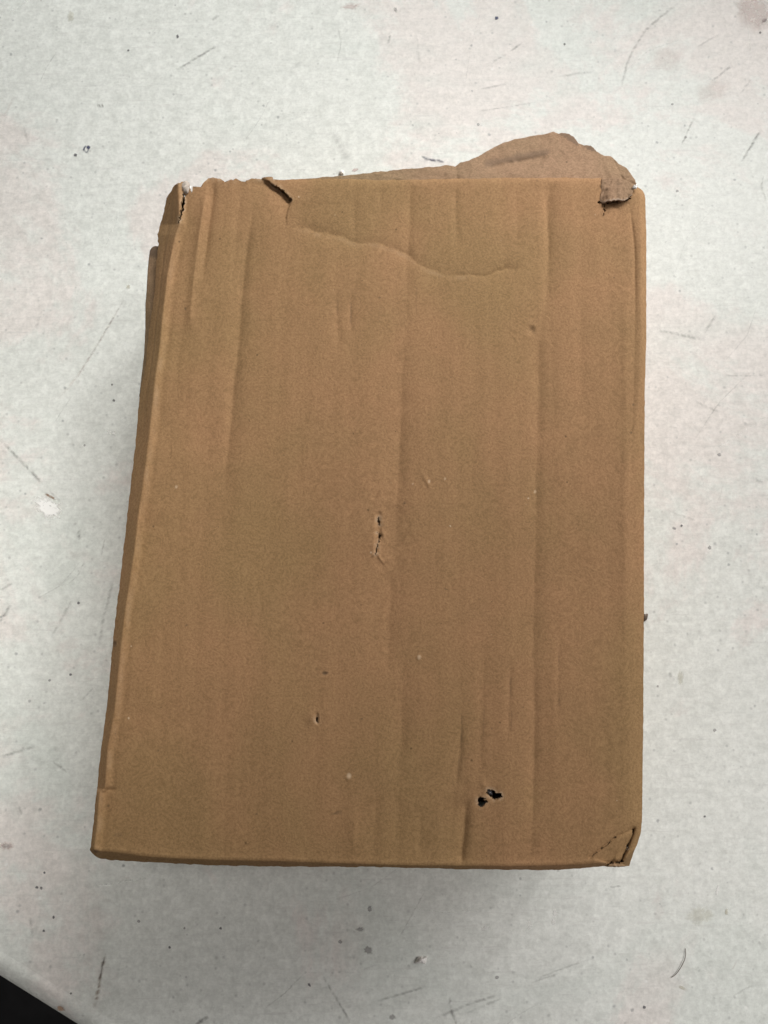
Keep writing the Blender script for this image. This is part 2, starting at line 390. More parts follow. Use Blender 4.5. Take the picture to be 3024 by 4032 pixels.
for cx, cy, rx, ry, s, m, r in [
 (190,1998,66,38,1.5,M_WHITE,.6), (198,1955,26,6,1.0,M_BROWN,.5), (24,3331,30,20,.6,M_PINK,0), (24,3331,20,12,.5,M_GREY,0), (699,143,6,8,1.5,M_DARK,0), (505,198,5,5,1.3,M_DARK,0),
 (1955,71,8,8,1.7,M_BLUE,0), (1883,490,6,6,1.4,M_GREY,0), (1398,669,16,7,.9,M_PINK,-.3), (1380,25,42,14,.5,M_PINK,-.1), (1557,38,8,12,.7,M_GREY,0),
 (1450,3742,20,16,.9,M_GREY,.4), (1456,3578,9,13,1.2,M_GREY,0), (1340,3708,9,9,1.1,M_GREY,0), (1418,3660,18,10,.7,M_GREY,0), (1545,4005,16,13,.8,M_GREY,0), (1218,3878,5,9,1.6,M_DARK,-.7),
 (1957,3848,8,8,1.2,M_GREY,0), (297,610,7,7,1.6,M_DARK,0), (869,3655,6,6,1.5,M_DARK,0), (668,3730,6,6,1.7,M_DARK,0), (145,3494,7,6,1.4,M_DARK,0), (163,3497,7,7,1.1,M_DARK,0), (175,3436,5,5,1.4,M_DARK,0),
 (172,3665,6,6,1.3,M_DARK,0), (211,3612,5,8,1.2,M_DARK,0), (726,3655,5,5,1.2,M_GREY,0), (279,3912,5,5,1.2,M_DARK,0), (546,3627,7,7,1.1,M_GREY,0),
 (2350,3810,0.1,0.1,0,M_GREY,0), (2537,3966,7,7,1.5,M_DARK,0), (2860,3590,8,14,.9,M_OLIVE,0), (2760,3605,60,40,.35,M_OLIVE,0), (2686,3890,18,8,.6,M_OLIVE,0.4), (2680,2670,14,30,.4,M_OLIVE,0),
 (2814,2875,7,7,1.2,M_GREY,0), (2832,1790,9,8,1.1,M_GREY,0), (2794,2156,8,8,1.1,M_GREY,0), (2684,2070,5,5,1.5,M_DARK,0), (2775,3215,5,5,1.5,M_DARK,0), (2590,2702,5,5,1.3,M_GREY,0),
 (2700,540,6,6,1,M_GREY,0), (2667,752,7,6,1.3,M_GREY,0), (2223,174,5,5,1.4,M_DARK,0), (2647,410,6,5,1.2,M_GREY,0), (279,65,14,26,.45,M_OLIVE,0),
 (448,1577,6,6,1.4,M_DARK,0), (441,1514,5,5,1.2,M_DARK,0), (333,1753,5,5,1.1,M_GREY,0), (505,1130,10,12,.6,M_OLIVE,.3), (309,2374,6,6,1.4,M_DARK,0), (278,2656,6,6,1.3,M_DARK,0), (195,2679,6,6,1.1,M_GREY,0),
 (3010,80,12,8,1.5,M_DARK,-.6), (2993,128,5,5,1.3,M_DARK,0), (2975,45,95,80,.5,M_PINK,0.6), (2620,235,75,60,.22,M_PINK,0.3), (2800,360,80,45,.25,M_PINK,-.3), (2085,3640,14,22,.5,M_WHITE,0), (2185,3595,10,14,.8,M_WHITE,0), (1910,3655,22,8,.6,M_WHITE,-.2),
 (2180,3630,9,12,1.0,M_WHITE,0), (2825,3505,6,22,.9,M_WHITE,.2), (238,3972,18,12,1.2,M_BROWN,.5)]:
    if rx > 1: blotch('speck' if max(rx, ry) < 12 else 'stain', cx, cy, rx, ry, s * 0.85, m, r)
ring = [(339 + 11 * math.cos(a), 588 + 17 * math.sin(a)) for a in np.linspace(-0.6, 5.4, 16)]
ribbon('ink_mark', ring, 5, 1.2, M_BLUE, 1.0); blotch('ink_mark', 348, 580, 8, 8, 1.6, M_BLUE)

# ------------------------------------------------------------------ the cardboard box
# outline of the top panel, in photograph pixels
LEFT = [(702,720),(688,730),(669,758),(657,783),(640,836),(628,898),(620,956),(615,1040),(611,1125),(595,1250),(588,1296),(572,1441),(549,1562),(533,1755),(506,1981),(478,2241),(449,2482),
        (422,2771),(392,3007),(378,3138),(366,3258),(358,3335),(353,3345),(360,3356),(373,3369)]
BOTTOM = [(373,3369),(392,3382),(416,3383),(428,3387),(440,3388),(460,3385),(513,3391),(657,3398),(850,3408),(1120,3412),(1200,3412),(1537,3415),(1817,3422),(1896,3423),(2089,3426),(2210,3424),(2282,3420),
          (2379,3410),(2391,3414),(2440,3411),(2480,3409),(2482,3393),(2494,3359)]
RIGHT = [(2530,750),(2538,763),(2542,783),(2542,836),(2545,932),(2545,1250),(2545,1345),(2540,1489),(2538,1682),(2536,2000),(2535,2500),(2533,2800),(2530,3089),(2528,3234),(2523,3282),(2511,3321),(2494,3359)]
TOP = [(702,720),(731,713),(742,722),(752,760),(758,770),(760,745),(764,732),(789,730),(813,713),(837,701),(857,708),(910,710),(958,708),(1011,701),(1025,710),(1045,698),(1074,701),(1079,709),(1175,706),(1300,703),
       (1393,706),(1537,709),(1700,706),(1798,704),(1970,701),(2200,700),(2380,702),(2440,708),(2490,724),(2530,750)]
NS, NT_ = 540, 760
def border(pts, n, jit, seed):
    p = resample(pts, n); s = np.arange(n)
    w = np.minimum(1, np.minimum(s, n - 1 - s) / 6.0)
    j = jit(s / (n - 1)) if callable(jit) else np.full(n, jit)
    p[:, 0] += fbm(s * 0.16, s * 0 + 1.7, seed, 4) * j * w; p[:, 1] += fbm(s * 0.16, s * 0 + 9.2, seed + 9, 4) * j * w
    return p
bL = border(LEFT, NT_, lambda s: np.where(s < 0.12, 5.0, 1.8), 1); bR = border(RIGHT, NT_, 1.0, 2)
bT = border(TOP, NS, lambda s: np.where(s < 0.25, 8.0, 1.8), 3); bB = border(BOTTOM, NS, 2.0, 4)
# left and right are sampled by height so that rows stay level
def level(b):
    yy = np.linspace(b[0, 1], b[-1, 1], NT_); m = np.maximum.accumulate(b[:, 1] + np.arange(NT_) * 1e-5)
    return np.stack([np.interp(yy, m, b[:, 0]), yy], -1)
bL, bR = level(bL), level(bR)
def relax(b, n):                                           # the smooth run of a border; its ragged rest fades out inside the panel
    q = b.copy()
    for _ in range(n): q[1:-1] = (q[:-2] + 2 * q[1:-1] + q[2:]) / 4
    return q
rag = []
for b in (bL, bR, bT, bB):
    q = relax(b, 700); rag.append(b - q); b[:] = q
s = np.linspace(0, 1, NS)[None, :, None]; t = np.linspace(0, 1, NT_)[:, None, None]
uv = ((1 - s) * bL[:, None] + s * bR[:, None] + (1 - t) * bT[None] + t * bB[None]
      - ((1 - s) * (1 - t) * bL[0] + s * (1 - t) * bR[0] + (1 - s) * t * bL[-1] + s * t * bR[-1]))
ri = np.arange(NT_)[:, None, None]; ci = np.arange(NS)[None, :, None]
uv = uv + rag[0][:, None] * np.exp(-ci / 9.0) + rag[1][:, None] * np.exp(-(NS - 1 - ci) / 9.0) + rag[2][None] * np.exp(-ri / 7.0) + rag[3][None] * np.exp(-(NT_ - 1 - ri) / 7.0)
U, V = uv[..., 0], uv[..., 1]

mm = 0.001
def curve(pts):                                            # x as a function of v
    p = np.array(sorted(pts, key=lambda q: q[1]), float); return lambda v: np.interp(v, p[:, 1], p[:, 0])
def curve_h(pts):                                          # y as a function of u
    p = np.array(sorted(pts), float); return lambda u: np.interp(u, p[:, 0], p[:, 1])
def band(x, a, b, f):                                      # 1 between a and b, fading over f
    return smooth((x - a) / f) * smooth((b - x) / f)

h = np.zeros_like(U)
wob = lambda sd, sc=300.0: 0.75 + 0.35 * fbm(U / sc, V / sc, sd, 3)
# slow sagging of the panel, faint flutes
h += 0.9 * mm * fbm(U / 620 + 3, V / 800 + 1, 21, 2)
h += 0.06 * mm * fbm(U / 130, V / 260, 25, 3)
warp = U + 0.047 * (V - 700) * (1 - smooth((U - 600) / 1800)) * 2 + 10 * fbm(V / 500, U / 900, 27, 2)
h += 0.022 * mm * np.sin(warp * 2 * math.pi / 56) * np.clip(0.45 + 0.9 * fbm(U / 260, V / 420, 31, 3), 0, 1.3)
h += 0.022 * mm * np.sin(warp * 2 * math.pi / 118 + 1) * np.clip(0.3 + 0.9 * fbm(U / 330, V / 500, 35, 3) + 0.7 * smooth((1100 - V) / 350) + 0.5 * smooth((V - 3050) / 200), 0, 1.5)
# left edge: crest with a bright bead, then a crushed slope down
Lx = curve(LEFT); crest = curve([(700,700),(707,884),(690,925),(660,1077),(640,1245),(630,1359),(611,1489),(586,1730),(554,1971),(548,2000),(526,2193),(495,2386),(478,2530),(451,2800),(424,2945),(414,3090),(412,3106),(392,3120),(390,3138),(380,3258),(371,3340),(374,3370)])
cx_ = crest(V); lx_ = Lx(V); bw = np.maximum(cx_ - lx_, 14)
q = np.clip((cx_ - U) / bw, 0, 1.3)
h -= 0.133 * mm * bw * (1.4 * q ** 1.1) * 1.0
h -= 0.35 * mm * np.exp(-((q - 0.52) / 0.10) ** 2) * (q > 0) * (0.35 + smooth((1900 - V) / 500))
h -= 0.25 * mm * np.exp(-((q - 0.25) / 0.06) ** 2) * (q > 0)
d = U - cx_
h -= 2.3 * mm * smooth(d / 28) * wob(41) * np.exp(-np.maximum(d - 30, 0) / 260)
h += 0.25 * mm * np.exp(-((d - 34) / 10) ** 2) * wob(43) * -1
# right edge: broad roll
Rx = curve(RIGHT)(V); dr = Rx - U
roll = smooth((V - 1500) / 500)
h -= 3.2 * mm * np.clip(1 - dr / (26 + 60 * roll), 0, 1) ** 1.7
rc = curve([(2470,760),(2475,787),(2489,884),(2499,980),(2501,1200),(2497,1489),(2487,1779),(2482,2000)])(V)
h -= (0.8 * np.exp(-np.abs(U - rc) / 7) + 0.25 * np.exp(-np.abs(U - rc) / 26)) * mm * band(V, 775, 1950, 160) * (0.35 + 0.75 * smooth((1350 - V) / 300))
h += 0.3 * mm * np.exp(-((U - 2462) / 16) ** 2) * band(V, 1000, 2600, 300)
# near edge: rolled down to the near wall
edge = curve_h([(353,3340),(392,3350),(513,3362),(561,3371),(706,3381),(850,3386),(1120,3391),(1200,3395),(1537,3406),(1827,3409),(2000,3411),(2282,3404),(2379,3396),(2440,3396),(2494,3352)])(U)
by = curve_h([p for p in BOTTOM if p[0] < 2481])(U); eb = np.maximum(by - edge, 8)
q = np.clip((V - edge) / eb, 0, 1.4)
h -= 0.133 * mm * eb * 1.9 * q ** 1.1
h += 0.45 * mm * np.exp(-(np.abs(V - edge + 10) / 12)) - 0.0
# far edge: soft crease
ty = curve_h([p for p in TOP if p[0] > 1050])(U)
h -= 1.1 * mm * np.exp(-np.maximum(V - ty, 0) / 9) * smooth((U - 1050) / 150)
h -= 0.5 * mm * np.exp(-np.maximum(V - ty, 0) / 5) * (U <= 1050)
# long creases (valleys): points, depth, width on the left, width on the right
def vcrease(pts, dep, wl, wr, a, b, f=150, sd=50, sharp=0.0):
    global h
    c = curve(pts)(V) + 2.2 * fbm(V / 120, V * 0 + sd, sd, 3); dd = U - c
    ad = np.sqrt(dd * dd + 16) - 4
    pr = np.where(dd < 0, np.exp(-ad / wl), np.exp(-ad / wr))
    h -= 2.2 * dep * mm * pr * band(V, a, b, f) * np.clip(wob(sd + 3, 220), 0.25, 1.3)
vcrease([(813,740),(790,900),(763,1077),(750,1250)], -0.9, 16, 13, 700, 1330, 120, 61)
vcrease([(842,715),(835,800),(815,960),(800,1077)], 0.8, 14, 12, 690, 1150, 90, 62)
vcrease([(1008,740),(1001,763),(982,932),(963,1057),(948,1250),(921,1513),(906,1682),(892,1827),(875,2005)], 0.75, 34, 26, 690, 2200, 300, 63)
vcrease([(950,760),(935,900),(915,1080)], 0.25, 24, 24, 690, 1200, 150, 64)
vcrease([(1615,720),(1612,932),(1600,1053),(1598,1250),(1582,1549),(1566,1896),(1557,2137),(1540,2330),(1533,2523),(1530,2620)], 0.62, 44, 44, 690, 2680, 130, 65)
vcrease([(1592,2560),(1586,2700),(1581,2838),(1574,3030),(1566,3300),(1560,3400)], 0.5, 44, 44, 2520, 3420, 130, 66)
vcrease([(1790,2950),(1780,3300)], 0.2, 20, 30, 2850, 3425, 100, 68)
vcrease([(1480,3150),(1472,3400)], 0.35, 30, 30, 3080, 3425, 120, 70)
vcrease([(1660,3200),(1655,3400)], 0.3, 26, 22, 3150, 3425, 100, 72)
vcrease([(1500,720),(1498,900)], 0.3, 28, 26, 690, 960, 120, 74)
vcrease([(2030,720),(2035,950)], 0.4, 24, 20, 690, 1020, 150, 76)
vcrease([(2290,1000),(2285,1500)], 0.25, 40, 30, 900, 1700, 250, 78)
vcrease([(2160,729),(2160,1094),(2124,1367),(2114,1823),(2105,2279),(2096,2734),(2106,2800),(2099,3089),(2089,3403)], 0.6, 46, 36, 690, 3420, 60, 67)
vcrease([(2106,2700),(2099,3089),(2089,3403)], 0.35, 20, 24, 2500, 3420, 300, 69)
vcrease([(1800,700),(1797,790),(1800,900)], 0.55, 22, 14, 690, 1010, 120, 71)
vcrease([(1393,700),(1395,850),(1400,940)], 0.35, 30, 24, 690, 1000, 160, 73)
vcrease([(2150,710),(2145,760),(2155,960)], 0.4, 10, 12, 700, 1100, 150, 75)
vcrease([(1840,3150),(1832,3176),(1828,3270),(1817,3403)], 1.0, 42, 15, 3130, 3425, 60, 77)
vcrease([(1817,2840),(1810,2990),(1800,3080)], 0.4, 14, 10, 2780, 3120, 80, 79)
vcrease([(1905,2600),(1895,2900)], 0.25, 20, 14, 2500, 3100, 150, 80)
vcrease([(2010,2650),(2000,2830)], 0.28, 14, 12, 2560, 2950, 120, 81)
vcrease([(2200,2550),(2195,2750)], 0.28, 14, 12, 2450, 2900, 120, 82)
vcrease([(1325,1150),(1330,1320)], 0.25, 16, 14, 1100, 1420, 100, 83)
vcrease([(1385,1160),(1382,1280)], 0.3, 8, 8, 1120, 1330, 70, 84)
vcrease([(1400,3180),(1390,3400)], -0.35, 24, 24, 3120, 3425, 120, 85)
vcrease([(740,1100),(700,1450)], 0.3, 30, 20, 950, 1700, 250, 86)
# wandering fold below the far edge
fold = curve_h([(1120,885),(1135,893),(1200,894),(1277,913),(1359,942),(1407,959),(1489,959),(1547,978),(1610,1004),(1644,1036),(1692,1060),(1754,1077),(1827,1079),(1928,1081),(1952,1072),(2031,1053),(2100,1050)])(U)
dd = V - fold - 7 * fbm(U / 45, U * 0 + 3.3, 90, 3)
fold_d = dd
env = band(U, 1130, 2080, 70) * (1.0 + 0.2 * smooth((1760 - U) / 150)) * np.clip(wob(91, 140), .4, 1.2)
h -= (0.85 * np.where(dd < 0, np.exp(-(np.sqrt(dd * dd + 40) - 6.3) / 30), np.exp(-(np.sqrt(dd * dd + 40) - 6.3) / 24)) + 0.12 * np.exp(-np.abs(dd) / 6)) * mm * env
h -= 0.3 * mm * np.where(dd < 0, np.exp(-np.abs(dd) / 5), np.exp(-np.abs(dd) / 5)) * band(U, 1760, 2020, 60)
fc = curve_h([(1900,870),(1940,840),(1975,790),(1990,740)])(U)    # faint curved wrinkle
h -= 0.3 * mm * np.exp(-np.abs(V - fc) / 14) * band(U, 1850, 1992, 40)
# torn step near the far left: the right side lies over the left side
tx = curve([(1030,698),(1040,705),(1065,722),(1095,738),(1122,760),(1148,790),(1140,805),(1132,835),(1130,870),(1128,892)])(V) + 3 * fbm(V / 14, V * 0 + 2, 95, 3)
dd = U - tx
stepA = np.interp(V, [695,712,735,790,806,840,895], [0.2,1.3,2.8,2.8,1.5,0.9,0.0])
h += np.where(dd < 0, -stepA * np.exp(dd / 75), 0.25 * stepA * np.exp(-dd / 160)) * mm
# punctures: dent with a puckered rim
def dent(x, y, rx, ry, dep, rim=0.0, rot=0.0):
    global h
    X = (U - x) * math.cos(rot) + (V - y) * math.sin(rot); Y = -(U - x) * math.sin(rot) + (V - y) * math.cos(rot)
    r = np.hypot(X / rx, Y / ry) * (1 + 0.25 * fbm(U / 25, V / 25, int(x) % 97 + 3, 2))
    h += (-dep * np.exp(-r * r * 1.6) + rim * np.exp(-((r - 1.25) / 0.4) ** 2)) * mm
dent(1489, 2055, 14, 50, 0.9, 0.1); dent(1494, 2110, 14, 30, 0.8, 0.1); dent(1482, 2160, 10, 40, 0.5, 0.1); dent(1540, 2100, 80, 170, 0.8)
dent(1470, 2140, 40, 60, -0.6); dent(1472, 2078, 7, 22, -0.7, 0, .9); dent(1507, 2098, 8, 16, -0.6, 0, -.3); dent(1474, 2184, 5, 18, -0.6, 0, 1.0); dent(1496, 2196, 5, 26, -0.6, 0, -.6); dent(1478, 1960, 12, 50, 0.4, 0.0, .5); dent(1680, 1895, 9, 38, -0.45, 0, -.5)
dent(1248, 2826, 9, 22, 1.4, 0.2); dent(1226, 2826, 20, 40, -0.8); dent(1280, 2652, 10, 7, 0.5)
dent(2092, 1300, 20, 20, 0.75, 0.1); dent(1374, 3064, 18, 14, -0.4); dent(1650, 2588, 9, 12, -0.4)
dent(1890, 3155, 26, 24, 0.5, 0.08); dent(1944, 3128, 38, 24, 0.5, 0.08, .5); dent(1905, 3090, 16, 26, -0.5, 0, -.5)
dent(430, 3108, 30, 9, 0.9); dent(452, 2535, 12, 10, 1.0, 0.2)
# crushed near right corner: folded triangle
tri = [(2323,3376),(2441,3287),(2494,3265),(2494,3282),(2465,3354),(2446,3393),(2398,3400)]
m = inside(U, V, tri)
dT, _ = seg_dist(U, V, [(2323,3376),(2380,3330),(2441,3287),(2494,3265)])
dT2, _ = seg_dist(U, V, [(2494,3265),(2492,3285),(2465,3354),(2446,3393)])
h -= np.where(m, 1.6 * smooth(dT / 60), 0) * mm
h -= 1.2 * mm * np.exp(-dT / 6) + 2.4 * mm * np.exp(-dT2 / 7)
d3, _ = seg_dist(U, V, [(2392,3404),(2410,3392),(2430,3396),(2446,3393)]); h -= 2.6 * mm * np.exp(-d3 / 7)
d4, _ = seg_dist(U, V, [(2410,3392),(2424,3360)]); h -= 0.9 * mm * np.exp(-d4 / 5)
# fine paper waviness
h += 0.018 * mm * fbm(U / 22, V / 34, 99, 3)

# ---- openings cut through the board
fu = (U[:-1, :-1] + U[1:, 1:]) / 2; fv = (V[:-1, :-1] + V[1:, 1:]) / 2
ju = fu + 4.5 * fbm(fu / 9, fv / 9, 101, 2); jv = fv + 4.5 * fbm(fu / 9 + 40, fv / 9, 103, 2)
z5 = lambda pts: [(1200 + x / 2.074, 2500 + y / 2.074) for x, y in pts]
hole = inside(ju, jv, z5([(1405,1362),(1413,1335),(1440,1322),(1470,1338),(1487,1360),(1475,1388),(1440,1407),(1403,1396),(1420,1380)]))
hole |= inside(ju, jv, z5([(1484,1278),(1500,1252),(1540,1268),(1572,1292),(1608,1292),(1618,1325),(1592,1342),(1550,1347),(1500,1314)]))
hole |= inside(ju, jv, [(1488,2034),(1495,2032),(1496,2060),(1492,2080),(1488,2070),(1487,2052)])
hole |= inside(ju, jv, [(1488,2094),(1494,2100),(1502,2112),(1498,2126),(1492,2116)])
dk, _ = seg_dist(ju, jv, [(1494,2126),(1487,2145),(1481,2181)]); hole |= (dk < 1.8)
hole |= inside(ju, jv, [(1246,2826),(1254,2828),(1252,2842),(1245,2846)])
hole |= inside(ju, jv, [(720,764),(732,764),(728,800),(716,850),(708,880),(705,870),(712,820)])
hole |= inside(ju, jv, [(1066,724),(1085,730),(1100,736),(1125,758),(1147,785),(1145,792),(1120,766),(1096,745),(1070,729)])
dk, _ = seg_dist(ju, jv, [(2494,3270),(2490,3290),(2465,3354),(2448,3391)]); hole |= (dk < 3.2)
dk, pk = seg_dist(ju, jv, [(2396,3404),(2408,3396),(2430,3398),(2446,3394)]); hole |= (dk < 5)
dk, _ = seg_dist(ju, jv, [(2330,3372),(2385,3330),(2430,3293)]); hole |= (dk < 1.6) & (fbm(fu / 30, fv / 30, 5, 2) > -0.2)
dk, _ = seg_dist(ju, jv, [(2358,795),(2375,800),(2430,795),(2480,785)]); hole |= dk < 4
dk, _ = seg_dist(ju, jv, [(2374,800),(2380,830),(2377,848)]); hole |= dk < 2.2

# ---- colour attributes: dirt and bare torn fibre
stain = np.zeros_like(U); fray = np.zeros_like(U)
def stain_at(x, y, rx, ry, a, rot=0.0, sd=0):
    global stain
    X = (U - x) * math.cos(rot) + (V - y) * math.sin(rot); Y = -(U - x) * math.sin(rot) + (V - y) * math.cos(rot)
    r = np.hypot(X / rx, Y / ry) + 0.45 * fbm(U / 18, V / 18, 120 + sd, 3)
    stain = np.maximum(stain, a * smooth(1.3 - r))
stain_at(1322, 3202, 20, 9, 0.65, -.25, 1); stain_at(1350, 3175, 8, 6, .5, 0, 2); stain_at(1280, 2652, 11, 7, 0.9, 0, 3); stain_at(465, 3285, 24, 12, .3, 0, 4)
stain_at(2092, 1300, 20, 22, 0.18, 0, 5); stain_at(452, 2535, 8, 14, 0.8, 0, 6); stain_at(426, 3172, 6, 6, .8, 0, 7); stain_at(378, 3352, 10, 7, .8, 0, 8)
stain_at(1757, 2320, 12, 2.5, .9, .4, 9); stain_at(624, 2955, 5, 6, .9, 0, 10); stain_at(733, 2462, 8, 3, .9, -.5, 11); stain_at(1425, 2829, 5, 5, 1, 0, 12); stain_at(1593, 1981, 4, 4, 1, 0, 13); stain_at(1494, 1171, 6, 5, .9, 0, 14)
stain_at(2185, 2900, 4, 4, .9, 0, 15); stain_at(1935, 2868, 4, 4, .9, 0, 16); stain_at(2493, 1595, 5, 5, .8, 0, 17); stain_at(2485, 1703, 4, 4, .8, 0, 18); stain_at(730, 1216, 5, 6, .9, 0, 19); stain_at(1010, 3205, 6, 4, .8, 0, 20)
for x, y, l, a in ((2010,2700,70,.4),(2014,2830,40,.3),(1905,2850,70,.3),(2200,2620,60,.35),(2203,2760,30,.3),(1817,2900,80,.45),(1806,3010,40,.3),(1382,1230,55,.45),(1330,1190,40,.25),(1495,1230,40,.2),(1640,1180,50,.2)):
    stain_at(x, y, 3.5, l, a, 0.02, int(x + y) % 50)
hv = np.zeros_like(U, bool); hv[:-1, :-1] |= hole; hv[1:, 1:] |= hole; hv[1:, :-1] |= hole; hv[:-1, 1:] |= hole
acc = hv.astype(float)
for _ in range(3):
    a2 = acc.copy(); a2[1:] = np.maximum(a2[1:], acc[:-1] * .6); a2[:-1] = np.maximum(a2[:-1], acc[1:] * .6)
    a2[:, 1:] = np.maximum(a2[:, 1:], acc[:, :-1] * .6); a2[:, :-1] = np.maximum(a2[:, :-1], acc[:, 1:] * .6); acc = a2
rimmask = ((V > 2000) & (U < 2200)) | ((V < 900) & (U < 1200))
fray = np.maximum(fray, acc * 0.75 * rimmask * np.clip(0.5 + fbm(U / 14, V / 14, 140, 2), 0, 1))
toprag = np.exp(-np.maximum(V - curve_h(TOP)(U), 0) / 7) * (U < 1090)
fray = np.maximum(fray, 0.6 * toprag * np.clip(0.4 + fbm(U / 12, V / 12, 143, 2), 0, 1))
stain = np.maximum(stain, 0.5 * toprag * np.clip(fbm(U / 20, V / 20, 145, 2), 0, 1))
for x, y, r in ((1690,1895,5),(1752,1885,4),(1650,2588,7),(1374,3055,9),(694,1917,5),(2107,1936,5),(1625,1905,3)):
    fray = np.maximum(fray, smooth(1.4 - np.hypot((U - x) / r, (V - y) / r / 1.3)))

# paper rubbed pale along the proud bead and the lower lip of the fold
fray = np.maximum(fray, 0.16 * np.exp(-((U - crest(V) - 12) / 10) ** 2) * np.clip(0.6 + fbm(U / 30, V / 60, 151, 3), 0, 1.2))
fray = np.maximum(fray, 0.12 * np.exp(-((fold_d - 12) / 9) ** 2) * band(U, 1150, 1900, 80) * np.clip(0.5 + fbm(U / 25, V / 25, 153, 3), 0, 1.2))
Z = H + h
W = P(U, V, Z).reshape(-1, 3)
faces = grid_faces(NS, NT_)[~hole.ravel()]
faces = faces[:, ::-1]                                      # v grows towards the camera: face up
# short skirts of bare board hang from every cut edge
ed = np.concatenate([faces[:, [k, (k + 1) % 4]] for k in range(4)])
key = np.sort(ed, 1); kk = key[:, 0].astype(np.int64) * (NS * NT_) + key[:, 1]
_, inv, cnt = np.unique(kk, return_inverse=True, return_counts=True)
be = ed[cnt[inv] == 1]
bv, bi = np.unique(be, return_inverse=True); bi = bi.reshape(be.shape)

xs, ys = W[:, 0], W[:, 1]
BASE = np.array([0.5 * (xs.min() + xs.max()), 0.5 * (ys.min() + ys.max()), 0.0])
box = empty('cardboard_box', BASE)
tag(box, 'battered brown corrugated cardboard box with torn corners and punctured top lying on white table', 'box')
make_mesh('top_panel', W, faces, M_CARD, box, True, {'stain': stain.ravel(), 'fray': fray.ravel()}, BASE)
low = W[bv] + np.array([0, 0, -0.0018]); cen = BASE
sk_v = np.concatenate([W[bv] - np.array([0, 0, 0.0001]), low]); n = len(bv)
sk_f = np.stack([bi[:, 1], bi[:, 0], bi[:, 0] + n, bi[:, 1] + n], -1)
make_mesh('board_edge', sk_v, sk_f, M_RIM, box, False, None, BASE)

# ---- walls, from the outline of the panel down to the table
W2 = W.reshape(NT_, NS, 3)
def wall(name, top, inward, bulge, seed, inset=0.006):
    rows = 16; n = len(top); V_ = []
    inward = np.asarray(inward, float)
    for r in range(rows):
        f = r / (rows - 1)
        p = top.copy(); p[:, 2] = top[:, 2] * (1 - f) + 0.0006 * f
        k = np.linspace(0, 3, n)
        off = inset * smooth(f * 1.5) - bulge * math.sin(math.pi * f) * (0.6 + 0.4 * vnoise(k * 1.3, k * 0 + f * 2, seed))
        p += inward[None] * off[:, None] if isinstance(off, np.ndarray) else inward[None] * off
        V_.append(p)
    V_ = np.concatenate(V_)
    z = np.zeros(len(V_))
    f_ = grid_faces(n, rows)
    return make_mesh(name, V_, f_, M_CARD, box, True, {'stain': z, 'fray': z}, BASE)
wall('side_wall', W2[:, 0][::3], (1, 0, 0), 0.002, 201)
wall('side_wall', W2[:, -1][::-3], (-1, 0, 0), 0.003, 203)
wall('end_wall', W2[-1, :][::3], (0, 1, 0), 0.002, 205)
wall('end_wall', W2[0, :][::-3], (0, -1, 0), 0.002, 207)
c4 = [W2[0, 0], W2[0, -1], W2[-1, -1], W2[-1, 0]]
bp = [(*(BASE[:2] + (np.array(c[:2]) - BASE[:2]) * 0.985), 0.0004) for c in c4]
bp2 = [(x, y, 0.0034) for x, y, _ in bp]
make_mesh('bottom_panel', bp + bp2, [(0, 1, 2, 3), (7, 6, 5, 4), (0, 4, 5, 1), (1, 5, 6, 2), (2, 6, 7, 3), (3, 7, 4, 0)], M_LINER, box, False, {'stain': np.zeros(8), 'fray': np.zeros(8)}, BASE)

# ---- a sheet of board spanned between two pixel lines, with its own thickness
def sheet(name, lower, upper, ns, nt, zf, mat, thick=0.0025, darkenf=None, frayf=None, jit=1.5, seed=300):
    a = border(lower, ns, 0.4, seed); b = border(upper, ns, jit, seed + 5)
    tt = np.linspace(0, 1, nt)[:, None, None]
    g = a[None] * (1 - tt) + b[None] * tt
    u, v = g[..., 0], g[..., 1]; f = np.broadcast_to(tt[..., 0], u.shape)
    z = zf(u, v, f)
    top_ = P(u, v, z).reshape(-1, 3); bot = top_ - np.array([0, 0, thick])
    # drawn in towards the middle below, so the underside never shows past the upper face
    n = ns * nt; gf = grid_faces(ns, nt)
    ring = list(range(ns)) + [r * ns + ns - 1 for r in range(1, nt)] + list(range(nt * ns - 2, (nt - 1) * ns - 1, -1)) + [r * ns for r in range(nt - 2, 0, -1)]
    side = [(ring[k], ring[k - 1], ring[k - 1] + n, ring[k] + n) for k in range(len(ring))]
    F_ = np.concatenate([gf, gf[:, ::-1] + n, np.array(side)])
    st = np.zeros(u.shape) if darkenf is None else darkenf(u, v, f)
    fr = np.zeros(u.shape) if frayf is None else frayf(u, v, f)
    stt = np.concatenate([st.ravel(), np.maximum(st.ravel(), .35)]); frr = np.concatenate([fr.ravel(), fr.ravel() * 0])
    return make_mesh(name, np.concatenate([top_, bot]), F_, mat, box, True, {'stain': stt, 'fray': frr}, BASE)

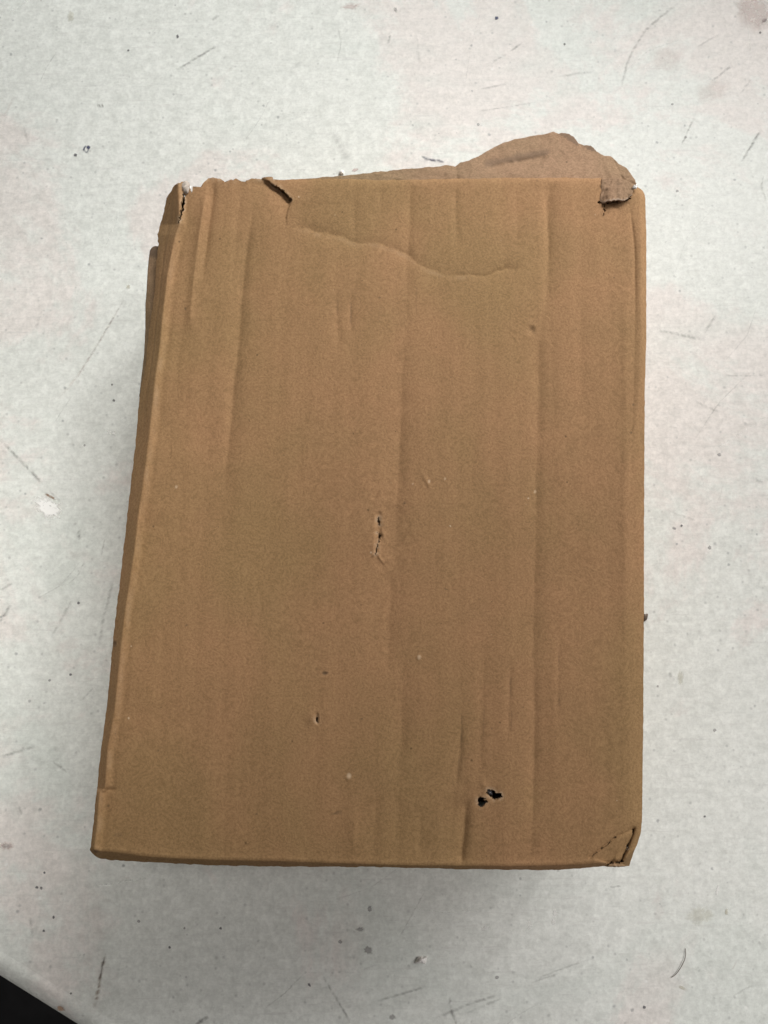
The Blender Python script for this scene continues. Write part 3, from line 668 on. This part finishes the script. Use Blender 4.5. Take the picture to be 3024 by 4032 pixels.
# far end flap, torn along its outer edge, hanging out past the far crease
OUT = [(1085,708),(1175,705),(1300,695),(1345,691),(1489,677),(1634,662),(1774,650),(1793,656),(1817,640),(1848,631),(1896,609),(1945,580),(1983,563),(2027,549),(2089,537),(2157,525),(2176,517),(2186,522),(2200,525),
       (2210,521),(2239,525),(2258,537),(2270,551),(2277,566),(2297,573),(2326,571),(2342,587),(2350,599),(2379,612),(2405,616),(2436,645),(2465,662),(2485,686),(2499,706),(2509,730)]
INN = [(1085,716),(1300,712),(1393,712),(1537,715),(1700,712),(1798,711),(1970,708),(2200,706),(2380,709),(2440,716),(2500,738)]
def zflap(u, v, f):
    d = np.maximum(712 - v, 0)
    z = H - 2.2 * mm - d * 0.133 * mm * 0.42
    z = z - 1.2 * mm * smooth((d - 20) / 60) * smooth((u - 1800) / 120)
    z -= 1.0 * mm * np.exp(-np.abs(u - (1796 + (v - 656) * .1)) / 12) + 0.8 * mm * np.exp(-np.abs(u - (2420 + (v - 640) * .5)) / 10)
    z += 0.6 * mm * np.exp(-np.abs(u - (2385 + (v - 640) * .45)) / 14)
    rd = lambda a, b, sd: 1 - 2 * np.abs(vnoise(a, b, sd))
    z += mm * (0.5 * rd(u / 95 + v / 160, v / 60 - u / 300, 311) + 0.2 * rd(u / 38 - v / 50, v / 30 + u / 120, 313) + 0.15 * fbm(u / 16, v / 14, 317, 2))
    z -= 1.4 * mm * np.exp(-(((v - (668 - (u - 1900) * 0.2)) / 12) ** 2)) * band(u, 1905, 2170, 40)
    return z
def flap_shade_tears(u, v, f):
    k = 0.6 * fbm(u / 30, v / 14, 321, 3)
    s_ = 0.46 * smooth(1.3 - np.abs((v - (622 - (u - 2030) * 0.2)) / (17 + 4 * fbm(u / 60, v * 0, 5, 2))) + 0.4 * k) * band(u, 1895, 2175, 25)  # shade of the flap's recessed streak, put into its colour
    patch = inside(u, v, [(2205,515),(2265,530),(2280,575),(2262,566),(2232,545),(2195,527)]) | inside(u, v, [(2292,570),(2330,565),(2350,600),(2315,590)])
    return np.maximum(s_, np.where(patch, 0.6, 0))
sheet('end_flap', INN, OUT, 420, 40, zflap, M_LINER, 0.003, flap_shade_tears, lambda u, v, f: 0.25 * smooth((f - .93) / .05) * np.clip(fbm(u / 25, v / 25, 331, 2), 0, 1), 2.0, 310)

# peeled tab folded back over the far right corner
def ztab(u, v, f):
    return H + 0.6 * mm + 3.2 * mm * f ** 1.2 * smooth((u - 2352) / 60) + 0.7 * mm * np.sin((u - 2369) / 22) * (0.4 + f) * 0.6 + 0.45 * mm * (1 - 2 * np.abs(vnoise(u / 20 + v / 40, v / 26, 341))) + 0.15 * mm * fbm(u / 9, v / 9, 343, 2)
sheet('torn_tab', [(2369,704),(2400,700),(2440,702),(2470,712),(2500,728)], [(2362,792),(2371,798),(2395,795),(2417,790),(2450,786),(2475,783),(2489,768)], 50, 34, ztab, M_LINER, 0.0012,
      lambda u, v, f: 0.03 + 0.12 * np.exp(-((u - 2433 - (v - 740) * .1) / 8) ** 2), lambda u, v, f: 0.5 * smooth((f - .9) / .06), 5.5, 340)
# lower edge of the side wall bulging out at the far left
sheet('bulged_edge', [(640,972),(632,990),(622,1050),(618,1125),(602,1250),(594,1330),(580,1441),(556,1562)], [(612,968),(600,972),(590,984),(584,1030),(577,1125),(573,1200),(571,1300),(567,1400),(548,1562)], 60, 10,
      lambda u, v, f: H - 12 * mm - 3 * mm * f + 0.5 * mm * fbm(v / 60, u / 30, 355, 3), M_LINER, 0.003, lambda u, v, f: 0.75 * smooth((1022 - v) / 20), None, 1.2, 350)
# scraps of torn paper at the corners
M_PALE = mat_plain('torn_pale_fibre', (0.52, 0.45, 0.39), 0.95, 700, 0.25)
M_TAN = mat_plain('torn_tan_fibre', (0.34, 0.22, 0.125), 0.95, 700, 0.3)
M_CHIP = mat_plain('white_paper_fibre', (0.85, 0.83, 0.80), 0.9, 700, 0.08)
def scrap(name, pts, z, dz, mat, parent=box, origin=BASE, thick=0.0006):
    p = resample(pts + [pts[0]], 26)[:-1]; p += rng.normal(0, 1.0, p.shape); n = len(p); c = p.mean(0)
    rings = []
    for q in (1.0, 0.55):
        pp = c + (p - c) * q; rings.append(P(pp[:, 0], pp[:, 1], z + dz * (1 - q) + rng.normal(0, dz * .12 + 1e-5, n)))
    ct = P(c[0], c[1], z + dz)[None]
    V_ = np.concatenate([rings[0] - np.array([0, 0, thick]), rings[0], rings[1], ct])
    F_ = [(i, (i + 1) % n, n + (i + 1) % n, n + i) for i in range(n)] + [(n + i, n + (i + 1) % n, 2 * n + (i + 1) % n, 2 * n + i) for i in range(n)]
    F_ += [(2 * n + i, 2 * n + (i + 1) % n, 3 * n) for i in range(n)] + [tuple(range(n))]
    F_ = [tuple(reversed(f)) for f in F_]
    return make_mesh(name, V_, F_, mat, parent, True, None, origin)
scrap('paper_scrap', [(712,728),(722,714),(735,710),(746,720),(745,745),(736,762),(722,756),(716,745)], H - 0.5 * mm, 1.5 * mm, M_PALE)
scrap('paper_scrap', [(748,730),(752,732),(751,752),(755,764),(750,758)], H - 1.5 * mm, .4 * mm, M_CHIP)
scrap('paper_scrap', [(2492,732),(2498,727),(2503,730),(2508,724),(2509,740),(2500,743),(2493,741)], H + 2.5 * mm, .6 * mm, M_CHIP)
scrap('paper_scrap', [(2392,3413),(2400,3404),(2436,3402),(2470,3408),(2480,3409),(2440,3414)], H - 1.5 * mm, .5 * mm, M_TAN)
M_FILM = NT('grey_film'); M_FILM.b.inputs['Base Color'].default_value = (0.30, 0.30, 0.31, 1); M_FILM.b.inputs['Roughness'].default_value = 0.25
scrap('inner_film', z5([(1490,1262),(1515,1262),(1535,1290),(1530,1310),(1505,1305),(1490,1285)]), H - 5 * mm, 1.2 * mm, M_FILM.m)

# ------------------------------------------------------------------ small litter on the table
M_CRUMB_D = mat_plain('dark_grit', (0.13, 0.10, 0.08), 0.9, 900, 0.4)
def crumb(name, pts, hgt, mat, label, cat):
    c = np.mean(pts, 0); o0 = P(c[0], c[1], 0.0)
    o = scrap(name, pts, 0.0012, hgt, mat, None, o0, 0.0011)
    return tag(o, label, cat)
crumb('paper_crumb', [(1633,3794),(1640,3780),(1650,3768),(1662,3766),(1670,3773),(1681,3768),(1680,3785),(1676,3795),(1655,3792)], 3.5 * mm, M_CHIP, 'small white crumb of paper lying on the table below the box near edge', 'crumb')
crumb('grit_crumb', [(2528,2420),(2540,2418),(2552,2416),(2550,2432),(2542,2446),(2530,2448)], 2.5 * mm, M_CRUMB_D, 'dark crumb of grit touching the long right side of the box', 'crumb')
crumb('paper_fleck', [(1337,672),(1344,668),(1352,671),(1352,683),(1343,686),(1336,681)], 1.2 * mm, M_CHIP, 'tiny white paper fleck on the table beside the far torn edge', 'crumb')
def hair(pts, r, label):
    p = resample(pts, 24)
    for _ in range(3): p[1:-1] = (p[:-2] + 2 * p[1:-1] + p[2:]) / 4
    q = P(p[:, 0], p[:, 1], 0.0006 + 0.0004 * np.sin(np.linspace(0, 3, 24))); o0 = q[0] * np.array([1, 1, 0])
    V_, F_ = [], []
    for i in range(24):
        tg = q[min(i + 1, 23)] - q[max(i - 1, 0)]; tg /= np.linalg.norm(tg); sd = np.array([-tg[1], tg[0], 0])
        for a in (0, 2.09, 4.19): V_.append(q[i] + (sd * math.cos(a) + np.array([0, 0, 1]) * math.sin(a)) * r)
    for i in range(23):
        for a in range(3): F_.append((i * 3 + a, i * 3 + (a + 1) % 3, i * 3 + 3 + (a + 1) % 3, i * 3 + 3 + a))
    return tag(make_mesh('loose_fibre', V_, F_, M_CRUMB_D, None, True, None, o0), label, 'fibre')
hair([(2699,3735),(2700,3760),(2696,3779),(2679,3813),(2660,3838),(2643,3849)], 0.00022, 'thin curved dark fibre lying on the pale table near the crushed corner')
